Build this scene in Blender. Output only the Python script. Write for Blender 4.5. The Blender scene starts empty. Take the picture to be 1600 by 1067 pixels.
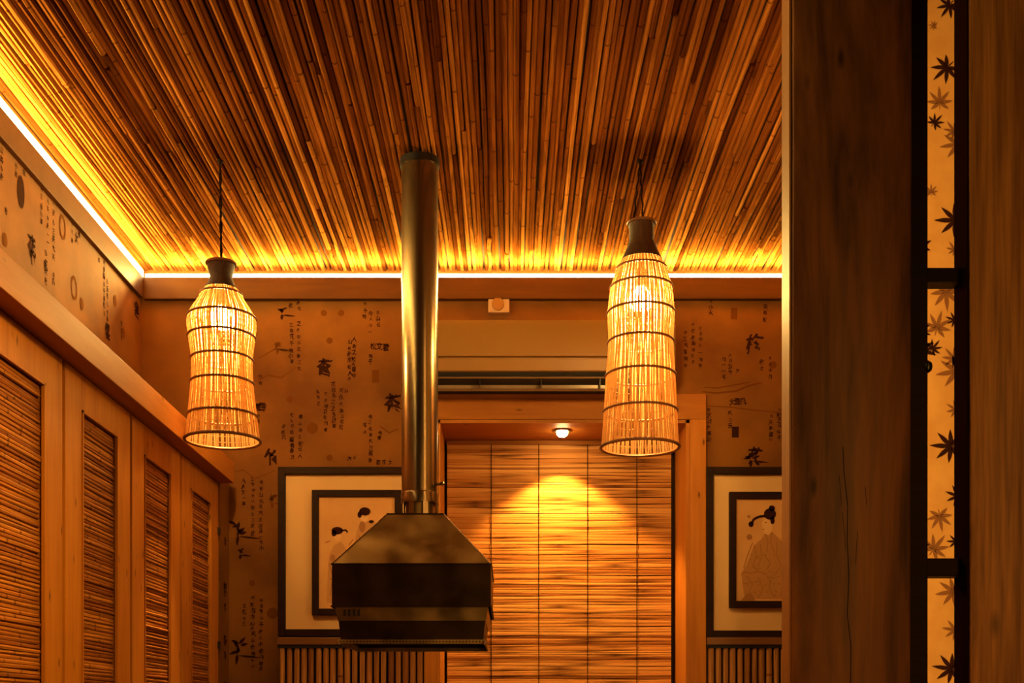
import bpy, bmesh, math, random
from mathutils import Vector, Matrix
random.seed(7)
C = bpy.context.scene.collection
SC = bpy.context.scene
PI = math.pi
R = random.Random(11)

# ------------------------------------------------------------------ camera, world, lights, exposure
F = 1850.0; VX, VY = 797.0, 1118.0; EYE = 1.2
cam_d = bpy.data.cameras.new('camera'); cam = bpy.data.objects.new('camera', cam_d); C.objects.link(cam)
cam.location = (0, 0, EYE); cam.rotation_euler = (PI/2, 0, 0)
cam_d.sensor_width = 36; cam_d.lens = 36*F/1600
cam_d.shift_x = (800-VX)/1600; cam_d.shift_y = (VY-533.5)/1600
cam_d.clip_start = .05
SC.camera = cam
SC.view_settings.view_transform = 'Standard'; SC.view_settings.look = 'None'
SC.view_settings.gamma = 1; SC.view_settings.use_curve_mapping = False
SC.view_settings.exposure = 0.0
SC.cycles.use_denoising = True
SC.cycles.max_bounces = 7; SC.cycles.diffuse_bounces = 4; SC.cycles.glossy_bounces = 4
SC.cycles.sample_clamp_indirect = 4.0
W = bpy.data.worlds.new('world'); SC.world = W; W.use_nodes = True
W.node_tree.nodes['Background'].inputs[0].default_value = (1, .45, .15, 1)
W.node_tree.nodes['Background'].inputs[1].default_value = 0.012

BULB_COL = (1, .53, .14); BULB_L = 1500.0
LED_COL = (1, .68, .17); LED_L = 30.0
def area(name, loc, target, sx, sy, power, col=(1, .55, .2), spread=180):
    l = bpy.data.lights.new(name, 'AREA'); l.shape = 'RECTANGLE'; l.size = sx; l.size_y = sy
    l.energy = power; l.color = col; l.spread = math.radians(spread)
    o = bpy.data.objects.new(name, l); C.objects.link(o); o.location = loc
    o.rotation_euler = (Vector(target)-Vector(loc)).to_track_quat('-Z', 'Y').to_euler()
    return o
# unseen fill lights, added to brighten the near doors and the post fronts
area('door_fill_light', (.15, 1.45, 2.27), (-.95, 2.0, 1.55), .3, .2, 4.5, (1, .47, .06), 60)
area('post_fill_light', (1.15, -.5, 2.0), (.85, 1.9, 1.15), .5, .3, 2.2, (1, .44, .08), 70)
# unseen light added behind the near post to brighten the leaf paper
area('leaf_paper_fill_light', (.63, 1.995, 1.7), (.66, 2.43, 1.7), .03, 1.9, 8.0, (1, .52, .14))
# LED profiles on top of the cornices, tilted into the room
area('cove_light_back', (0, 3.93, 2.655), (0, 3.3, 3.25), 2.4, .015, 58, LED_COL)
area('cove_light_left', (-1.185, 2.4, 2.655), (-.6, 2.4, 3.35), 3.0, .015, 34, LED_COL)
# recessed spot over the blind
spd = bpy.data.lights.new('blind_spot_light', 'SPOT'); spd.energy = 50; spd.color = (1, .47, .10)
spd.spot_size = math.radians(100); spd.spot_blend = .35; spd.shadow_soft_size = .012
spo = bpy.data.objects.new('blind_spot_light', spd); C.objects.link(spo)
spo.location = (.180, 4.085, 2.158); spo.rotation_euler = (math.radians(9), 0, 0)

# ------------------------------------------------------------------ helpers
def P(px, py, Y):
    return Vector(((px-VX)*Y/F, Y, EYE+(VY-py)*Y/F))
def PX(px, py, X):            # point on the plane x = X
    Y = X*F/(px-VX)
    return Vector((X, Y, EYE+(VY-py)*Y/F))

class MB:
    def __init__(s): s.v = []; s.f = []; s.a = []
    def add(s, vs, fs, attr=0.0):
        n = len(s.v); s.v += [Vector(p) for p in vs]; s.f += [tuple(n+i for i in f) for f in fs]
        s.a += (list(attr) if isinstance(attr, (list, tuple)) else [attr]*len(vs))
    def box(s, a, b, bev=0.0):
        x0, y0, z0 = a; x1, y1, z1 = b
        if bev <= 0:
            s.add([(x0,y0,z0),(x1,y0,z0),(x1,y1,z0),(x0,y1,z0),(x0,y0,z1),(x1,y0,z1),(x1,y1,z1),(x0,y1,z1)],
                  [(0,3,2,1),(4,5,6,7),(0,1,5,4),(1,2,6,5),(2,3,7,6),(3,0,4,7)])
            return
        bm = bmesh.new(); bmesh.ops.create_cube(bm, size=1)
        for v in bm.verts:
            v.co = Vector(((x0+x1)/2+v.co.x*(x1-x0), (y0+y1)/2+v.co.y*(y1-y0), (z0+z1)/2+v.co.z*(z1-z0)))
        bmesh.ops.bevel(bm, geom=bm.edges[:], offset=bev, segments=2, affect='EDGES', profile=.6)
        bm.verts.index_update()
        s.add([v.co.copy() for v in bm.verts], [tuple(v.index for v in f.verts) for f in bm.faces]); bm.free()
    def quad(s, a, b, c, d): s.add([a, b, c, d], [(0, 1, 2, 3)])
    def tube(s, pts, rad, n=8, cap=True):
        pts = [Vector(p) for p in pts]; k = len(pts)
        rads = rad if isinstance(rad, (list, tuple)) else [rad]*k
        vs = []; fs = []
        for i, p in enumerate(pts):
            d = (pts[min(i+1, k-1)]-pts[max(i-1, 0)]).normalized()
            u = d.cross(Vector((0, 0, 1)));
            if u.length < 1e-3: u = d.cross(Vector((1, 0, 0)))
            u.normalize(); w = d.cross(u)
            for j in range(n):
                t = 2*PI*j/n; vs.append(p+(u*math.cos(t)+w*math.sin(t))*rads[i])
        for i in range(k-1):
            for j in range(n):
                j2 = (j+1) % n; fs.append((i*n+j, i*n+j2, (i+1)*n+j2, (i+1)*n+j))
        if cap: fs.append(tuple(range(n-1, -1, -1))); fs.append(tuple(range((k-1)*n, k*n)))
        s.add(vs, fs)
    def lathe(s, prof, c, n=32, closed=False):   # prof: (r, z) list, about the vertical through c
        vs = []; fs = []; k = len(prof)
        for r, z in prof:
            for j in range(n):
                t = 2*PI*j/n; vs.append((c[0]+r*math.cos(t), c[1]+r*math.sin(t), c[2]+z))
        for i in range(k if closed else k-1):
            i2 = (i+1) % k
            for j in range(n):
                j2 = (j+1) % n; fs.append((i*n+j, i*n+j2, i2*n+j2, i2*n+j))
        if not closed:
            fs.append(tuple(range(n-1, -1, -1))); fs.append(tuple(range((k-1)*n, k*n)))
        s.add(vs, fs)
    def torus(s, c, r, t, n=40, m=8, jit=0):
        s.lathe([(r+t*math.cos(2*PI*i/m), t*math.sin(2*PI*i/m)) for i in range(m)], c, n, True)
    def prism_x(s, prof, x0, x1):                # prof: (y, z)
        k = len(prof)
        s.add([(x0, y, z) for y, z in prof]+[(x1, y, z) for y, z in prof],
              [(i, (i+1) % k, k+(i+1) % k, k+i) for i in range(k)]+[tuple(range(k-1, -1, -1)), tuple(range(k, 2*k))])
    def mesh(s, name, m, origin=(0, 0, 0), smooth=False):
        me = bpy.data.meshes.new(name); o = Vector(origin)
        me.from_pydata([tuple(v-o) for v in s.v], [], s.f)
        if any(s.a):
            at = me.attributes.new('node', 'FLOAT', 'POINT'); at.data.foreach_set('value', s.a)
        bm = bmesh.new(); bm.from_mesh(me); bmesh.ops.recalc_face_normals(bm, faces=bm.faces[:]); bm.to_mesh(me); bm.free()
        if m: me.materials.append(m)
        if smooth:
            for p in me.polygons: p.use_smooth = True
            try: me.set_sharp_from_angle(angle=math.radians(38))
            except Exception: pass
        me.update(); return me
def wpos(o):
    v = Vector((0, 0, 0))
    while o: v += Vector(o.location); o = o.parent
    return v
def build(mb, name, m, parent=None, smooth=False, origin=None, label=None):
    """mb is in world coordinates; the object's origin is the parent's unless given"""
    base = wpos(parent) if parent else Vector((0, 0, 0))
    org = Vector(origin) if origin is not None else base
    o = bpy.data.objects.new(name, mb.mesh(name, m, org, smooth)); C.objects.link(o)
    o.parent = parent; o.location = org-base
    if label: o['label'] = label
    return o
def inst(name, me, parent, world, rot=(0, 0, 0), scale=(1, 1, 1)):
    o = bpy.data.objects.new(name, me); C.objects.link(o); o.parent = parent
    o.location = Vector(world)-(wpos(parent) if parent else Vector((0, 0, 0))); o.rotation_euler = rot; o.scale = scale
    return o
def thing(name, label, cat, loc, group=None):
    o = bpy.data.objects.new(name, None); C.objects.link(o); o.location = loc; o.empty_display_size = .05
    o['label'] = label; o['category'] = cat
    if group: o['group'] = group
    return o
def tag(o, label, cat, group=None):
    o['label'] = label; o['category'] = cat
    if group: o['group'] = group
    return o
def struct(mb, name, m, label=None, smooth=False):
    o = build(mb, name, m, None, smooth); o['kind'] = 'structure'
    if label: o['label'] = label
    return o

# ------------------------------------------------------------------ materials
def newmat(name):
    m = bpy.data.materials.new(name); m.use_nodes = True; nt = m.node_tree
    b = nt.nodes['Principled BSDF']; return m, nt, b
def L(nt, a, b): nt.links.new(a, b)
def plain(name, col, rough=.6, metal=0, spec=.5, emit=None, strength=0):
    m, nt, b = newmat(name); b.inputs['Base Color'].default_value = (*col, 1)
    b.inputs['Roughness'].default_value = rough; b.inputs['Metallic'].default_value = metal
    b.inputs['Specular IOR Level'].default_value = spec
    if emit: b.inputs['Emission Color'].default_value = (*emit, 1); b.inputs['Emission Strength'].default_value = strength
    return m
def ramp(nt, stops):
    r = nt.nodes.new('ShaderNodeValToRGB'); e = r.color_ramp.elements
    while len(e) < len(stops): e.new(.5)
    for i, (p, c) in enumerate(stops): e[i].position = p; e[i].color = (*c, 1)
    return r
def wood(name, light, dark, axis='Z', freq=18, stretch=14, rough=.5, bump=.15, rand=.15, spec=.4, knots=0.0):
    m, nt, b = newmat(name); N = nt.nodes
    tc = N.new('ShaderNodeTexCoord'); oi = N.new('ShaderNodeObjectInfo')
    add = N.new('ShaderNodeVectorMath'); add.operation = 'ADD'
    mul = N.new('ShaderNodeMath'); mul.operation = 'MULTIPLY'; mul.inputs[1].default_value = 9
    L(nt, oi.outputs['Random'], mul.inputs[0]); L(nt, mul.outputs[0], add.inputs[1]); L(nt, tc.outputs['Object'], add.inputs[0])
    mp = N.new('ShaderNodeMapping'); sc = [freq]*3; sc['XYZ'.index(axis)] = freq/stretch; mp.inputs['Scale'].default_value = sc
    L(nt, add.outputs[0], mp.inputs[0])
    n1 = N.new('ShaderNodeTexNoise'); n1.inputs['Scale'].default_value = 1; n1.inputs['Detail'].default_value = 6; n1.inputs['Roughness'].default_value = .62; n1.inputs['Distortion'].default_value = .9
    n2 = N.new('ShaderNodeTexNoise'); n2.inputs['Scale'].default_value = 5; n2.inputs['Detail'].default_value = 4
    L(nt, mp.outputs[0], n1.inputs['Vector']); L(nt, mp.outputs[0], n2.inputs['Vector'])
    mx = N.new('ShaderNodeMath'); mx.operation = 'MULTIPLY_ADD'; mx.inputs[1].default_value = .35; L(nt, n2.outputs['Fac'], mx.inputs[0])
    m3 = N.new('ShaderNodeMath'); m3.operation = 'MULTIPLY'; m3.inputs[1].default_value = .72; L(nt, n1.outputs['Fac'], m3.inputs[0]); L(nt, m3.outputs[0], mx.inputs[2])
    r = ramp(nt, [(.34, dark), (.72, light)]); L(nt, mx.outputs[0], r.inputs[0])
    # per-object tone
    hs = N.new('ShaderNodeHueSaturation'); mr = N.new('ShaderNodeMapRange'); mr.inputs['To Min'].default_value = 1-rand; mr.inputs['To Max'].default_value = 1+rand
    L(nt, oi.outputs['Random'], mr.inputs[0]); L(nt, mr.outputs[0], hs.inputs['Value']); L(nt, r.outputs[0], hs.inputs['Color'])
    out = hs.outputs[0]
    if knots > 0:
        vo = N.new('ShaderNodeTexVoronoi'); mp2 = N.new('ShaderNodeMapping'); s2 = [knots]*3; s2['XYZ'.index(axis)] = knots*.35; mp2.inputs['Scale'].default_value = s2
        L(nt, add.outputs[0], mp2.inputs[0]); L(nt, mp2.outputs[0], vo.inputs['Vector'])
        rk = ramp(nt, [(.03, (.25, .25, .25)), (.12, (1, 1, 1))]); L(nt, vo.outputs['Distance'], rk.inputs[0])
        mm = N.new('ShaderNodeMix'); mm.data_type = 'RGBA'; mm.blend_type = 'MULTIPLY'; mm.inputs[0].default_value = 1
        L(nt, out, mm.inputs[6]); L(nt, rk.outputs[0], mm.inputs[7]); out = mm.outputs[2]
    L(nt, out, b.inputs['Base Color'])
    b.inputs['Roughness'].default_value = rough; b.inputs['Specular IOR Level'].default_value = spec
    bp = N.new('ShaderNodeBump'); bp.inputs['Strength'].default_value = bump; bp.inputs['Distance'].default_value = .004
    L(nt, mx.outputs[0], bp.inputs['Height']); L(nt, bp.outputs[0], b.inputs['Normal'])
    return m
def reed(name, cols, axis='Y', rough=.42, node_dark=.25, spec=.1):
    """bamboo or reed: tone per cane, streaks along it, darker node rings"""
    m, nt, b = newmat(name); N = nt.nodes
    tc = N.new('ShaderNodeTexCoord'); oi = N.new('ShaderNodeObjectInfo')
    r = ramp(nt, cols); L(nt, oi.outputs['Random'], r.inputs[0])
    add = N.new('ShaderNodeVectorMath'); add.operation = 'ADD'
    mul = N.new('ShaderNodeMath'); mul.operation = 'MULTIPLY'; mul.inputs[1].default_value = 37
    L(nt, oi.outputs['Random'], mul.inputs[0]); L(nt, mul.outputs[0], add.inputs[1]); L(nt, tc.outputs['Object'], add.inputs[0])
    mp = N.new('ShaderNodeMapping'); s = [220]*3; s['XYZ'.index(axis)] = 5; mp.inputs['Scale'].default_value = s; L(nt, add.outputs[0], mp.inputs[0])
    n = N.new('ShaderNodeTexNoise'); n.inputs['Scale'].default_value = 1; n.inputs['Detail'].default_value = 3; L(nt, mp.outputs[0], n.inputs['Vector'])
    mr = N.new('ShaderNodeMapRange'); mr.inputs['From Min'].default_value = .3; mr.inputs['From Max'].default_value = .7; mr.inputs['To Min'].default_value = .55; mr.inputs['To Max'].default_value = 1.25
    L(nt, n.outputs['Fac'], mr.inputs[0])
    hs = N.new('ShaderNodeHueSaturation'); L(nt, r.outputs[0], hs.inputs['Color']); L(nt, mr.outputs[0], hs.inputs['Value'])
    at = N.new('ShaderNodeAttribute'); at.attribute_name = 'node'
    mm = N.new('ShaderNodeMix'); mm.data_type = 'RGBA'; mm.blend_type = 'MULTIPLY'; mm.inputs[7].default_value = (node_dark, node_dark*.8, node_dark*.7, 1)
    L(nt, at.outputs['Fac'], mm.inputs[0]); L(nt, hs.outputs[0], mm.inputs[6]); L(nt, mm.outputs[2], b.inputs['Base Color'])
    b.inputs['Roughness'].default_value = rough+.2; b.inputs['Specular IOR Level'].default_value = spec
    return m
def paper(name, base, dark, wscale=900, mottling=5):
    m, nt, b = newmat(name); N = nt.nodes
    tc = N.new('ShaderNodeTexCoord')
    n = N.new('ShaderNodeTexNoise'); n.inputs['Scale'].default_value = mottling; n.inputs['Detail'].default_value = 5; L(nt, tc.outputs['Object'], n.inputs['Vector'])
    r = ramp(nt, [(.35, dark), (.65, base)]); L(nt, n.outputs['Fac'], r.inputs[0]); L(nt, r.outputs[0], b.inputs['Base Color'])
    n2 = N.new('ShaderNodeTexNoise'); n2.inputs['Scale'].default_value = wscale*.2; n2.inputs['Detail'].default_value = 2; L(nt, tc.outputs['Object'], n2.inputs['Vector'])
    bp = N.new('ShaderNodeBump'); bp.inputs['Strength'].default_value = .25; bp.inputs['Distance'].default_value = .001
    L(nt, n2.outputs['Fac'], bp.inputs['Height']); L(nt, bp.outputs[0], b.inputs['Normal'])
    b.inputs['Roughness'].default_value = .75; b.inputs['Specular IOR Level'].default_value = .25
    return m
def metal(name, col, rough=.3, smudge=.15, brushed=None):
    m, nt, b = newmat(name); N = nt.nodes
    tc = N.new('ShaderNodeTexCoord'); mp = N.new('ShaderNodeMapping'); L(nt, tc.outputs['Object'], mp.inputs[0])
    if brushed: mp.inputs['Scale'].default_value = brushed
    n = N.new('ShaderNodeTexNoise'); n.inputs['Scale'].default_value = 14; n.inputs['Detail'].default_value = 5; L(nt, mp.outputs[0], n.inputs['Vector'])
    mr = N.new('ShaderNodeMapRange'); mr.inputs['From Min'].default_value = .3; mr.inputs['From Max'].default_value = .7
    mr.inputs['To Min'].default_value = max(.05, rough-smudge); mr.inputs['To Max'].default_value = rough+smudge
    L(nt, n.outputs['Fac'], mr.inputs[0]); L(nt, mr.outputs[0], b.inputs['Roughness'])
    r = ramp(nt, [(.3, tuple(c*.6 for c in col)), (.7, col)]); L(nt, n.outputs['Fac'], r.inputs[0]); L(nt, r.outputs[0], b.inputs['Base Color'])
    b.inputs['Metallic'].default_value = .95
    return m

M_ceil = reed('ceiling_reed', [(0, (.06, .015, .003)), (.3, (.155, .047, .008)), (.7, (.26, .092, .016)), (1, (.41, .165, .032))], 'Y', spec=0.0)
M_louv = reed('louver_reed', [(0, (.24, .075, .013)), (.5, (.40, .15, .028)), (1, (.50, .21, .045))], 'Y', .45)
M_slat = reed('blind_slat', [(0, (.34, .12, .03)), (.15, (.52, .22, .05)), (.6, (.66, .31, .08)), (1, (.76, .40, .12))], 'X', .4, .3)
M_pole = reed('bamboo_pole', [(0, (.25, .10, .03)), (.5, (.42, .20, .06)), (1, (.58, .30, .10))], 'Z', .3, .35)
M_back = plain('dark_backing', (.035, .012, .004), .9)
M_paper = paper('wallpaper', (.205, .083, .009), (.125, .047, .005))
M_trim = wood('dim_cornice', (.085, .034, .004), (.055, .019, .0025), 'X', 14, 12, .6, .06, .06, .2)  # pine darkened, the dim underside tone put into the colour
M_leafpaper = paper('leaf_wallpaper', (.64, .37, .10), (.56, .30, .075), 1600, 18)
M_ink = plain('ink', (.030, .010, .004), .9, spec=.05)
M_faint = plain('faint_ink', (.13, .048, .008), .9, spec=.05)
M_brown = plain('brown_ink', (.22, .09, .02), .8)
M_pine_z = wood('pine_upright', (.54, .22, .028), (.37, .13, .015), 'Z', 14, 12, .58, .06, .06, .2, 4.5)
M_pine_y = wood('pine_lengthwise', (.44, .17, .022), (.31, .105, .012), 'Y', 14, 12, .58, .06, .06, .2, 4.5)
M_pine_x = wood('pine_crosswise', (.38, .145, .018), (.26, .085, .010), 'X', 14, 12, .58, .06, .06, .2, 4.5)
M_post = wood('dark_stained_post', (.42, .15, .03), (.03, .009, .003), 'Z', 10, 9, .5, .45, .1, .35, 3.2)
M_post2 = wood('lit_walnut_post', (.80, .34, .07), (.16, .055, .011), 'Z', 30, 22, .5, .5, .1, .35, 2.2)  # walnut brightened, the orange light on the second post put into its colour
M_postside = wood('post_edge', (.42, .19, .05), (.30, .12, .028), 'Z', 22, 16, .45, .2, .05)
M_darkwood = wood('dark_frame_wood', (.022, .007, .003), (.009, .003, .0015), 'X', 30, 12, .6, .1, .1, .15)
M_ledge = wood('ledge_wood', (.20, .09, .03), (.12, .05, .016), 'X', 20, 12, .45, .1, .05)
M_mat = paper('picture_mount', (.72, .50, .24), (.66, .44, .20), 600, 3)
M_print = paper('print_paper', (.70, .42, .17), (.60, .34, .12), 400, 7)
M_steel = metal('duct_steel', (.33, .235, .12), .25, .04, (1, 1, .15))
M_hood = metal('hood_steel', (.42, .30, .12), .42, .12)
M_hoodshade = metal('hood_shaded_steel', (.055, .032, .014), .45, .08)  # same steel darkened, shade of the unlit front put into the colour
M_black = plain('black_plastic', (.012, .010, .009), .3)
M_void = plain('black_opening', (.004, .003, .003), .8)
M_ac = plain('cream_plastic', (.25, .125, .024), .5)
M_acsilver = plain('louver_plastic', (.20, .15, .10), .25)
M_cord = plain('dark_cord', (.016, .006, .003), .9, spec=.05)
M_neck = wood('lamp_neck_weave', (.10, .037, .012), (.025, .008, .003), 'Z', 160, 20, .6, .6, .1)
M_hoop = plain('lamp_hoop', (.20, .075, .025), .5)
M_splint = reed('lamp_splint', [(0, (.50, .29, .11)), (1, (.66, .42, .19))], 'Z', .5)
nt = M_splint.node_tree; bs = nt.nodes['Principled BSDF']; tr = nt.nodes.new('ShaderNodeBsdfTranslucent'); tr.inputs[0].default_value = (.80, .54, .26, 1)
mxs = nt.nodes.new('ShaderNodeMixShader'); mxs.inputs[0].default_value = .52
L(nt, bs.outputs[0], mxs.inputs[1]); L(nt, tr.outputs[0], mxs.inputs[2]); L(nt, mxs.outputs[0], nt.nodes['Material Output'].inputs[0])
M_bulb = plain('bulb_glass', (1, .9, .7), .3, emit=BULB_COL, strength=BULB_L)
M_led = plain('led_strip', (1, .9, .7), .4, emit=(1, .70, .26), strength=LED_L)
M_spot = plain('spot_lens', (1, .9, .7), .3, emit=(1, .62, .24), strength=90)
M_floor = wood('floor_wood', (.12, .055, .02), (.07, .03, .012), 'Y', 8, 12, .4, .1, .05)

# ------------------------------------------------------------------ setting
XW = -1.245; YB = 4.0; ZC = 2.70; XD = -.949; XE = 1.5
b = MB(); b.box((-1.35, -1.2, -.06), (XE+.8, YB+.5, 0)); struct(b, 'floor', M_floor)
# back wall around the alcove opening
OX0, OX1, OZ = -.247, .604, 2.196
b = MB()
b.box((XW-.06, YB, 0), (OX0, YB+.3, ZC+.05)); b.box((OX1, YB, 0), (XE, YB+.3, ZC+.05)); b.box((OX0, YB, OZ), (OX1, YB+.3, ZC+.05))
wall_back = struct(b, 'wall_back', M_paper, 'back wall in tan wallpaper printed with brush calligraphy')
b = MB(); b.box((XW-.06, .4, 0), (XW, YB, ZC+.05)); wall_left = struct(b, 'wall_left', M_paper, 'left wall above the cabinet in tan calligraphy wallpaper')
b = MB(); b.box((XW, 3.866, 0), (XD, YB-.001, 1.985)); wall_return = struct(b, 'wall_left_return', M_paper, 'narrow papered return between cabinet end and back wall')
YP = 2.44
b = MB(); b.box((.66, YP, 0), (XE+.7, YP+.06, ZC)); wall_right = struct(b, 'wall_right', M_leafpaper, 'pale papered panel with dark leaves behind the posts')
# ceiling of reeds
b = MB(); b.box((XW-.06, -1.2, ZC+.014), (XE+.8, YB+.3, ZC+.06)); ceiling = struct(b, 'ceiling', M_back, 'ceiling covered in split reeds running away from the viewer')

def cane_mesh(name, Ln, r, mat, axis, seed, n=7, bend=.004, node_gap=(.4, 1.1), bulge=1.16, endtaper=True):
    rr = random.Random(seed); st = []; y = 0
    nodes = []; t = rr.uniform(.03, node_gap[1])
    while t < Ln-.02: nodes.append(t); t += rr.uniform(*node_gap)
    ys = [0, Ln]+[i*Ln/5 for i in range(1, 5)]
    for q in nodes: ys += [q-.014, q-.006, q, q+.006, q+.014]
    ys = sorted(y for y in ys if 0 <= y <= Ln)
    ph, ph2, fr = rr.uniform(0, 6), rr.uniform(0, 6), rr.uniform(1.5, 3.5)
    vs = []; at = []; fs = []
    for i, y in enumerate(ys):
        k = 1+.05*math.sin(y*9+ph); isn = y in nodes
        if isn: k *= bulge
        cx = bend*math.sin(y*fr+ph); cz = bend*.08*math.sin(y*fr*1.3+ph2)
        for j in range(n):
            a = 2*PI*j/n+ph; p = (cx+r*k*math.cos(a), y, cz+r*k*math.sin(a))
            if axis == 'X': p = (p[1], p[0]*0+cz+r*k*math.sin(a), cx+r*k*math.cos(a))
            elif axis == 'Z': p = (p[0], p[2], p[1])
            vs.append(p); at.append(1.0 if isn else (.35 if (i == 0 or i == len(ys)-1) else 0))
    K = len(ys)
    for i in range(K-1):
        for j in range(n): fs.append((i*n+j, i*n+(j+1) % n, (i+1)*n+(j+1) % n, (i+1)*n+j))
    fs.append(tuple(range(n-1, -1, -1))); fs.append(tuple(range((K-1)*n, K*n)))
    mb = MB(); mb.add(vs, fs, at); return mb.mesh(name, mat, (0, 0, 0), True)
Y0R, Y1R = 1.15, YB-.002
FULL = Y1R-Y0R
protos = [cane_mesh('reed', FULL, .0072, M_ceil, 'Y', 100+i, bend=R.uniform(.0012, .0035)) for i in range(16)]
pitch = .0136; x = XW+.008; count = 0
rows = []
while x < 1.36: rows.append(x); x += pitch
splits = set(R.sample(range(len(rows)), min(len(rows), 298-len(rows))))
for i, x in enumerate(rows):
    w = R.uniform(.86, 1.12); z = ZC+.0074+R.uniform(-.0014, .0014); tilt = R.uniform(-.0012, .0012)
    if i in splits:
        cut = R.uniform(2.35, 3.85)
        for (a, c) in ((Y0R, cut-.002), (cut+.002, Y1R)):
            w2 = w*R.uniform(.85, 1.08)
            inst('reed', R.choice(protos), ceiling, (x+R.uniform(-.0012, .0012), a, z+R.uniform(-.002, .002)), (0, R.uniform(0, 0.6), tilt*R.uniform(-1, 1)), (w2, (c-a)/FULL, w2))
    else:
        inst('reed', R.choice(protos), ceiling, (x, Y0R, z), (0, 0, tilt), (w, 1, w))

# cornices with LED strips
b = MB(); b.box((XW+.012, YB-.024, 2.600), (XE, YB, 2.672), .002); trim1 = struct(b, 'trim_1', M_trim, 'pine cornice board along the top of the back wall')
b = MB(); b.box((XW, .4, 2.600), (XW+.014, YB-.024, 2.672), .002); trim2 = struct(b, 'trim_2', M_trim, 'pine cornice board along the top of the left wall')
led = MB(); led.box((XW+.02, YB-.024, 2.672), (XE, YB-.010, 2.684))
led_o = build(led, 'led_strip', M_led, None, origin=(0, YB-.017, 2.672)); tag(led_o, 'glowing light strip along the cornice of the back wall', 'light strip', 'cove light strips')
led = MB(); led.box((XW+.002, .4, 2.672), (XW+.014, YB-.026, 2.694))
led_o = build(led, 'led_strip', M_led, None, origin=(XW+.008, 2, 2.672)); tag(led_o, 'glowing light strip receding along the cornice of the left wall', 'light strip', 'cove light strips')

# ------------------------------------------------------------------ writing and prints
GL = {}
def glyph(ch):
    if ch in GL: return GL[ch]
    cu = bpy.data.curves.new('g', 'FONT'); cu.body = ch; cu.size = 1; cu.align_x = 'CENTER'; cu.align_y = 'CENTER'; cu.resolution_u = 1
    cu.offset = .022
    o = bpy.data.objects.new('g', cu); C.objects.link(o); bpy.context.view_layer.update()
    dg = bpy.context.evaluated_depsgraph_get(); ev = o.evaluated_get(dg); me = ev.to_mesh()
    vs = [v.co.copy() for v in me.vertices]; fs = [tuple(p.vertices) for p in me.polygons]
    ev.to_mesh_clear(); bpy.data.objects.remove(o); bpy.data.curves.remove(cu)
    if vs:
        cx = (min(v.x for v in vs)+max(v.x for v in vs))/2; cy = (min(v.y for v in vs)+max(v.y for v in vs))/2
        vs = [Vector((v.x-cx, v.y-cy, 0)) for v in vs]
    GL[ch] = (vs, fs); return GL[ch]
def put(mb, ch, pos, size, right=Vector((1, 0, 0)), up=Vector((0, 0, 1)), rot=0, seed=0):
    vs, fs = glyph(ch); c, s = math.cos(rot), math.sin(rot)
    out = []
    for v in vs:
        x = v.x*.86+.05*math.sin(v.y*9+seed)+.03*math.sin(v.y*23+seed); y = v.y+.05*math.sin(v.x*8+seed*2)+.03*math.sin(v.x*21+seed)
        out.append(pos+right*((x*c-y*s)*size)+up*((x*s+y*c)*size))
    mb.add(out, fs)
def lens(mb, c, d, length, wid, right, up, n=5):       # pointed leaf / brush stroke from c in direction angle d
    dv = right*math.cos(d)+up*math.sin(d); nv = up*math.cos(d)-right*math.sin(d)
    pts = [c]
    for i in range(1, n): t = i/n; pts.append(c+dv*(length*t)+nv*(wid/2*math.sin(PI*t**.8)))
    pts.append(c+dv*length)
    for i in range(n-1, 0, -1): t = i/n; pts.append(c+dv*(length*t)-nv*(wid/2*math.sin(PI*t**.8)))
    mb.add(pts, [tuple(range(len(pts)))])
def disc(mb, c, rx, ry, right, up, n=14):
    mb.add([c+right*(rx*math.cos(2*PI*i/n))+up*(ry*math.sin(2*PI*i/n)) for i in range(n)], [tuple(range(n))])
def ringd(mb, c, rx, ry, right, up, t=.25, n=16):
    vs = []
    for k in (1, 1-t):
        vs += [c+right*(k*rx*math.cos(2*PI*i/n))+up*(k*ry*math.sin(2*PI*i/n)) for i in range(n)]
    mb.add(vs, [(i, (i+1) % n, n+(i+1) % n, n+i) for i in range(n)])
SMALL = '一山水月花竹松茶云雨古今風春秋人心天地文日永之不可三中大小千'
BIG = '茶竹蒼花梅蘭寒雲'
ink = MB(); faint = MB(); YI = YB-.0012
RX, UZ = Vector((1, 0, 0)), Vector((0, 0, 1)); S4 = YB/F
def col(px, y0, y1, size=7.5, mb=None):
    y = y0; mb = mb or ink
    while y <= y1:
        put(mb, R.choice(SMALL), P(px+R.uniform(-1, 1), y, YI), size*1.05*S4*R.uniform(.75, 1.15), RX, UZ, R.uniform(-.1, .1), y); y += size*R.uniform(1.05, 1.5)
def big(px, py, size, ch, mb=None):
    put(mb or ink, ch, P(px, py, YI), size*S4, RX, UZ, R.uniform(-.12, .12), px)
def flourish(px, py, s=1.0, mb=None):                   # a spray of brush leaves with a trailing stem
    mb = mb or ink; c = P(px, py, YI)
    for a in (2.7, 2.1, 1.4, .8, .25, 3.5, 4.2): lens(mb, c+RX*R.uniform(-5, 5)*S4*s+UZ*R.uniform(-7, 7)*S4*s, a, R.uniform(9, 15)*s*S4, 4.5*s*S4, RX, UZ)
    lens(mb, c-UZ*10*S4*s, -.1, 36*s*S4, 3*S4, RX, UZ); lens(mb, c-UZ*8*S4*s, 4.6, 16*s*S4, 5*S4, RX, UZ)
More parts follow.
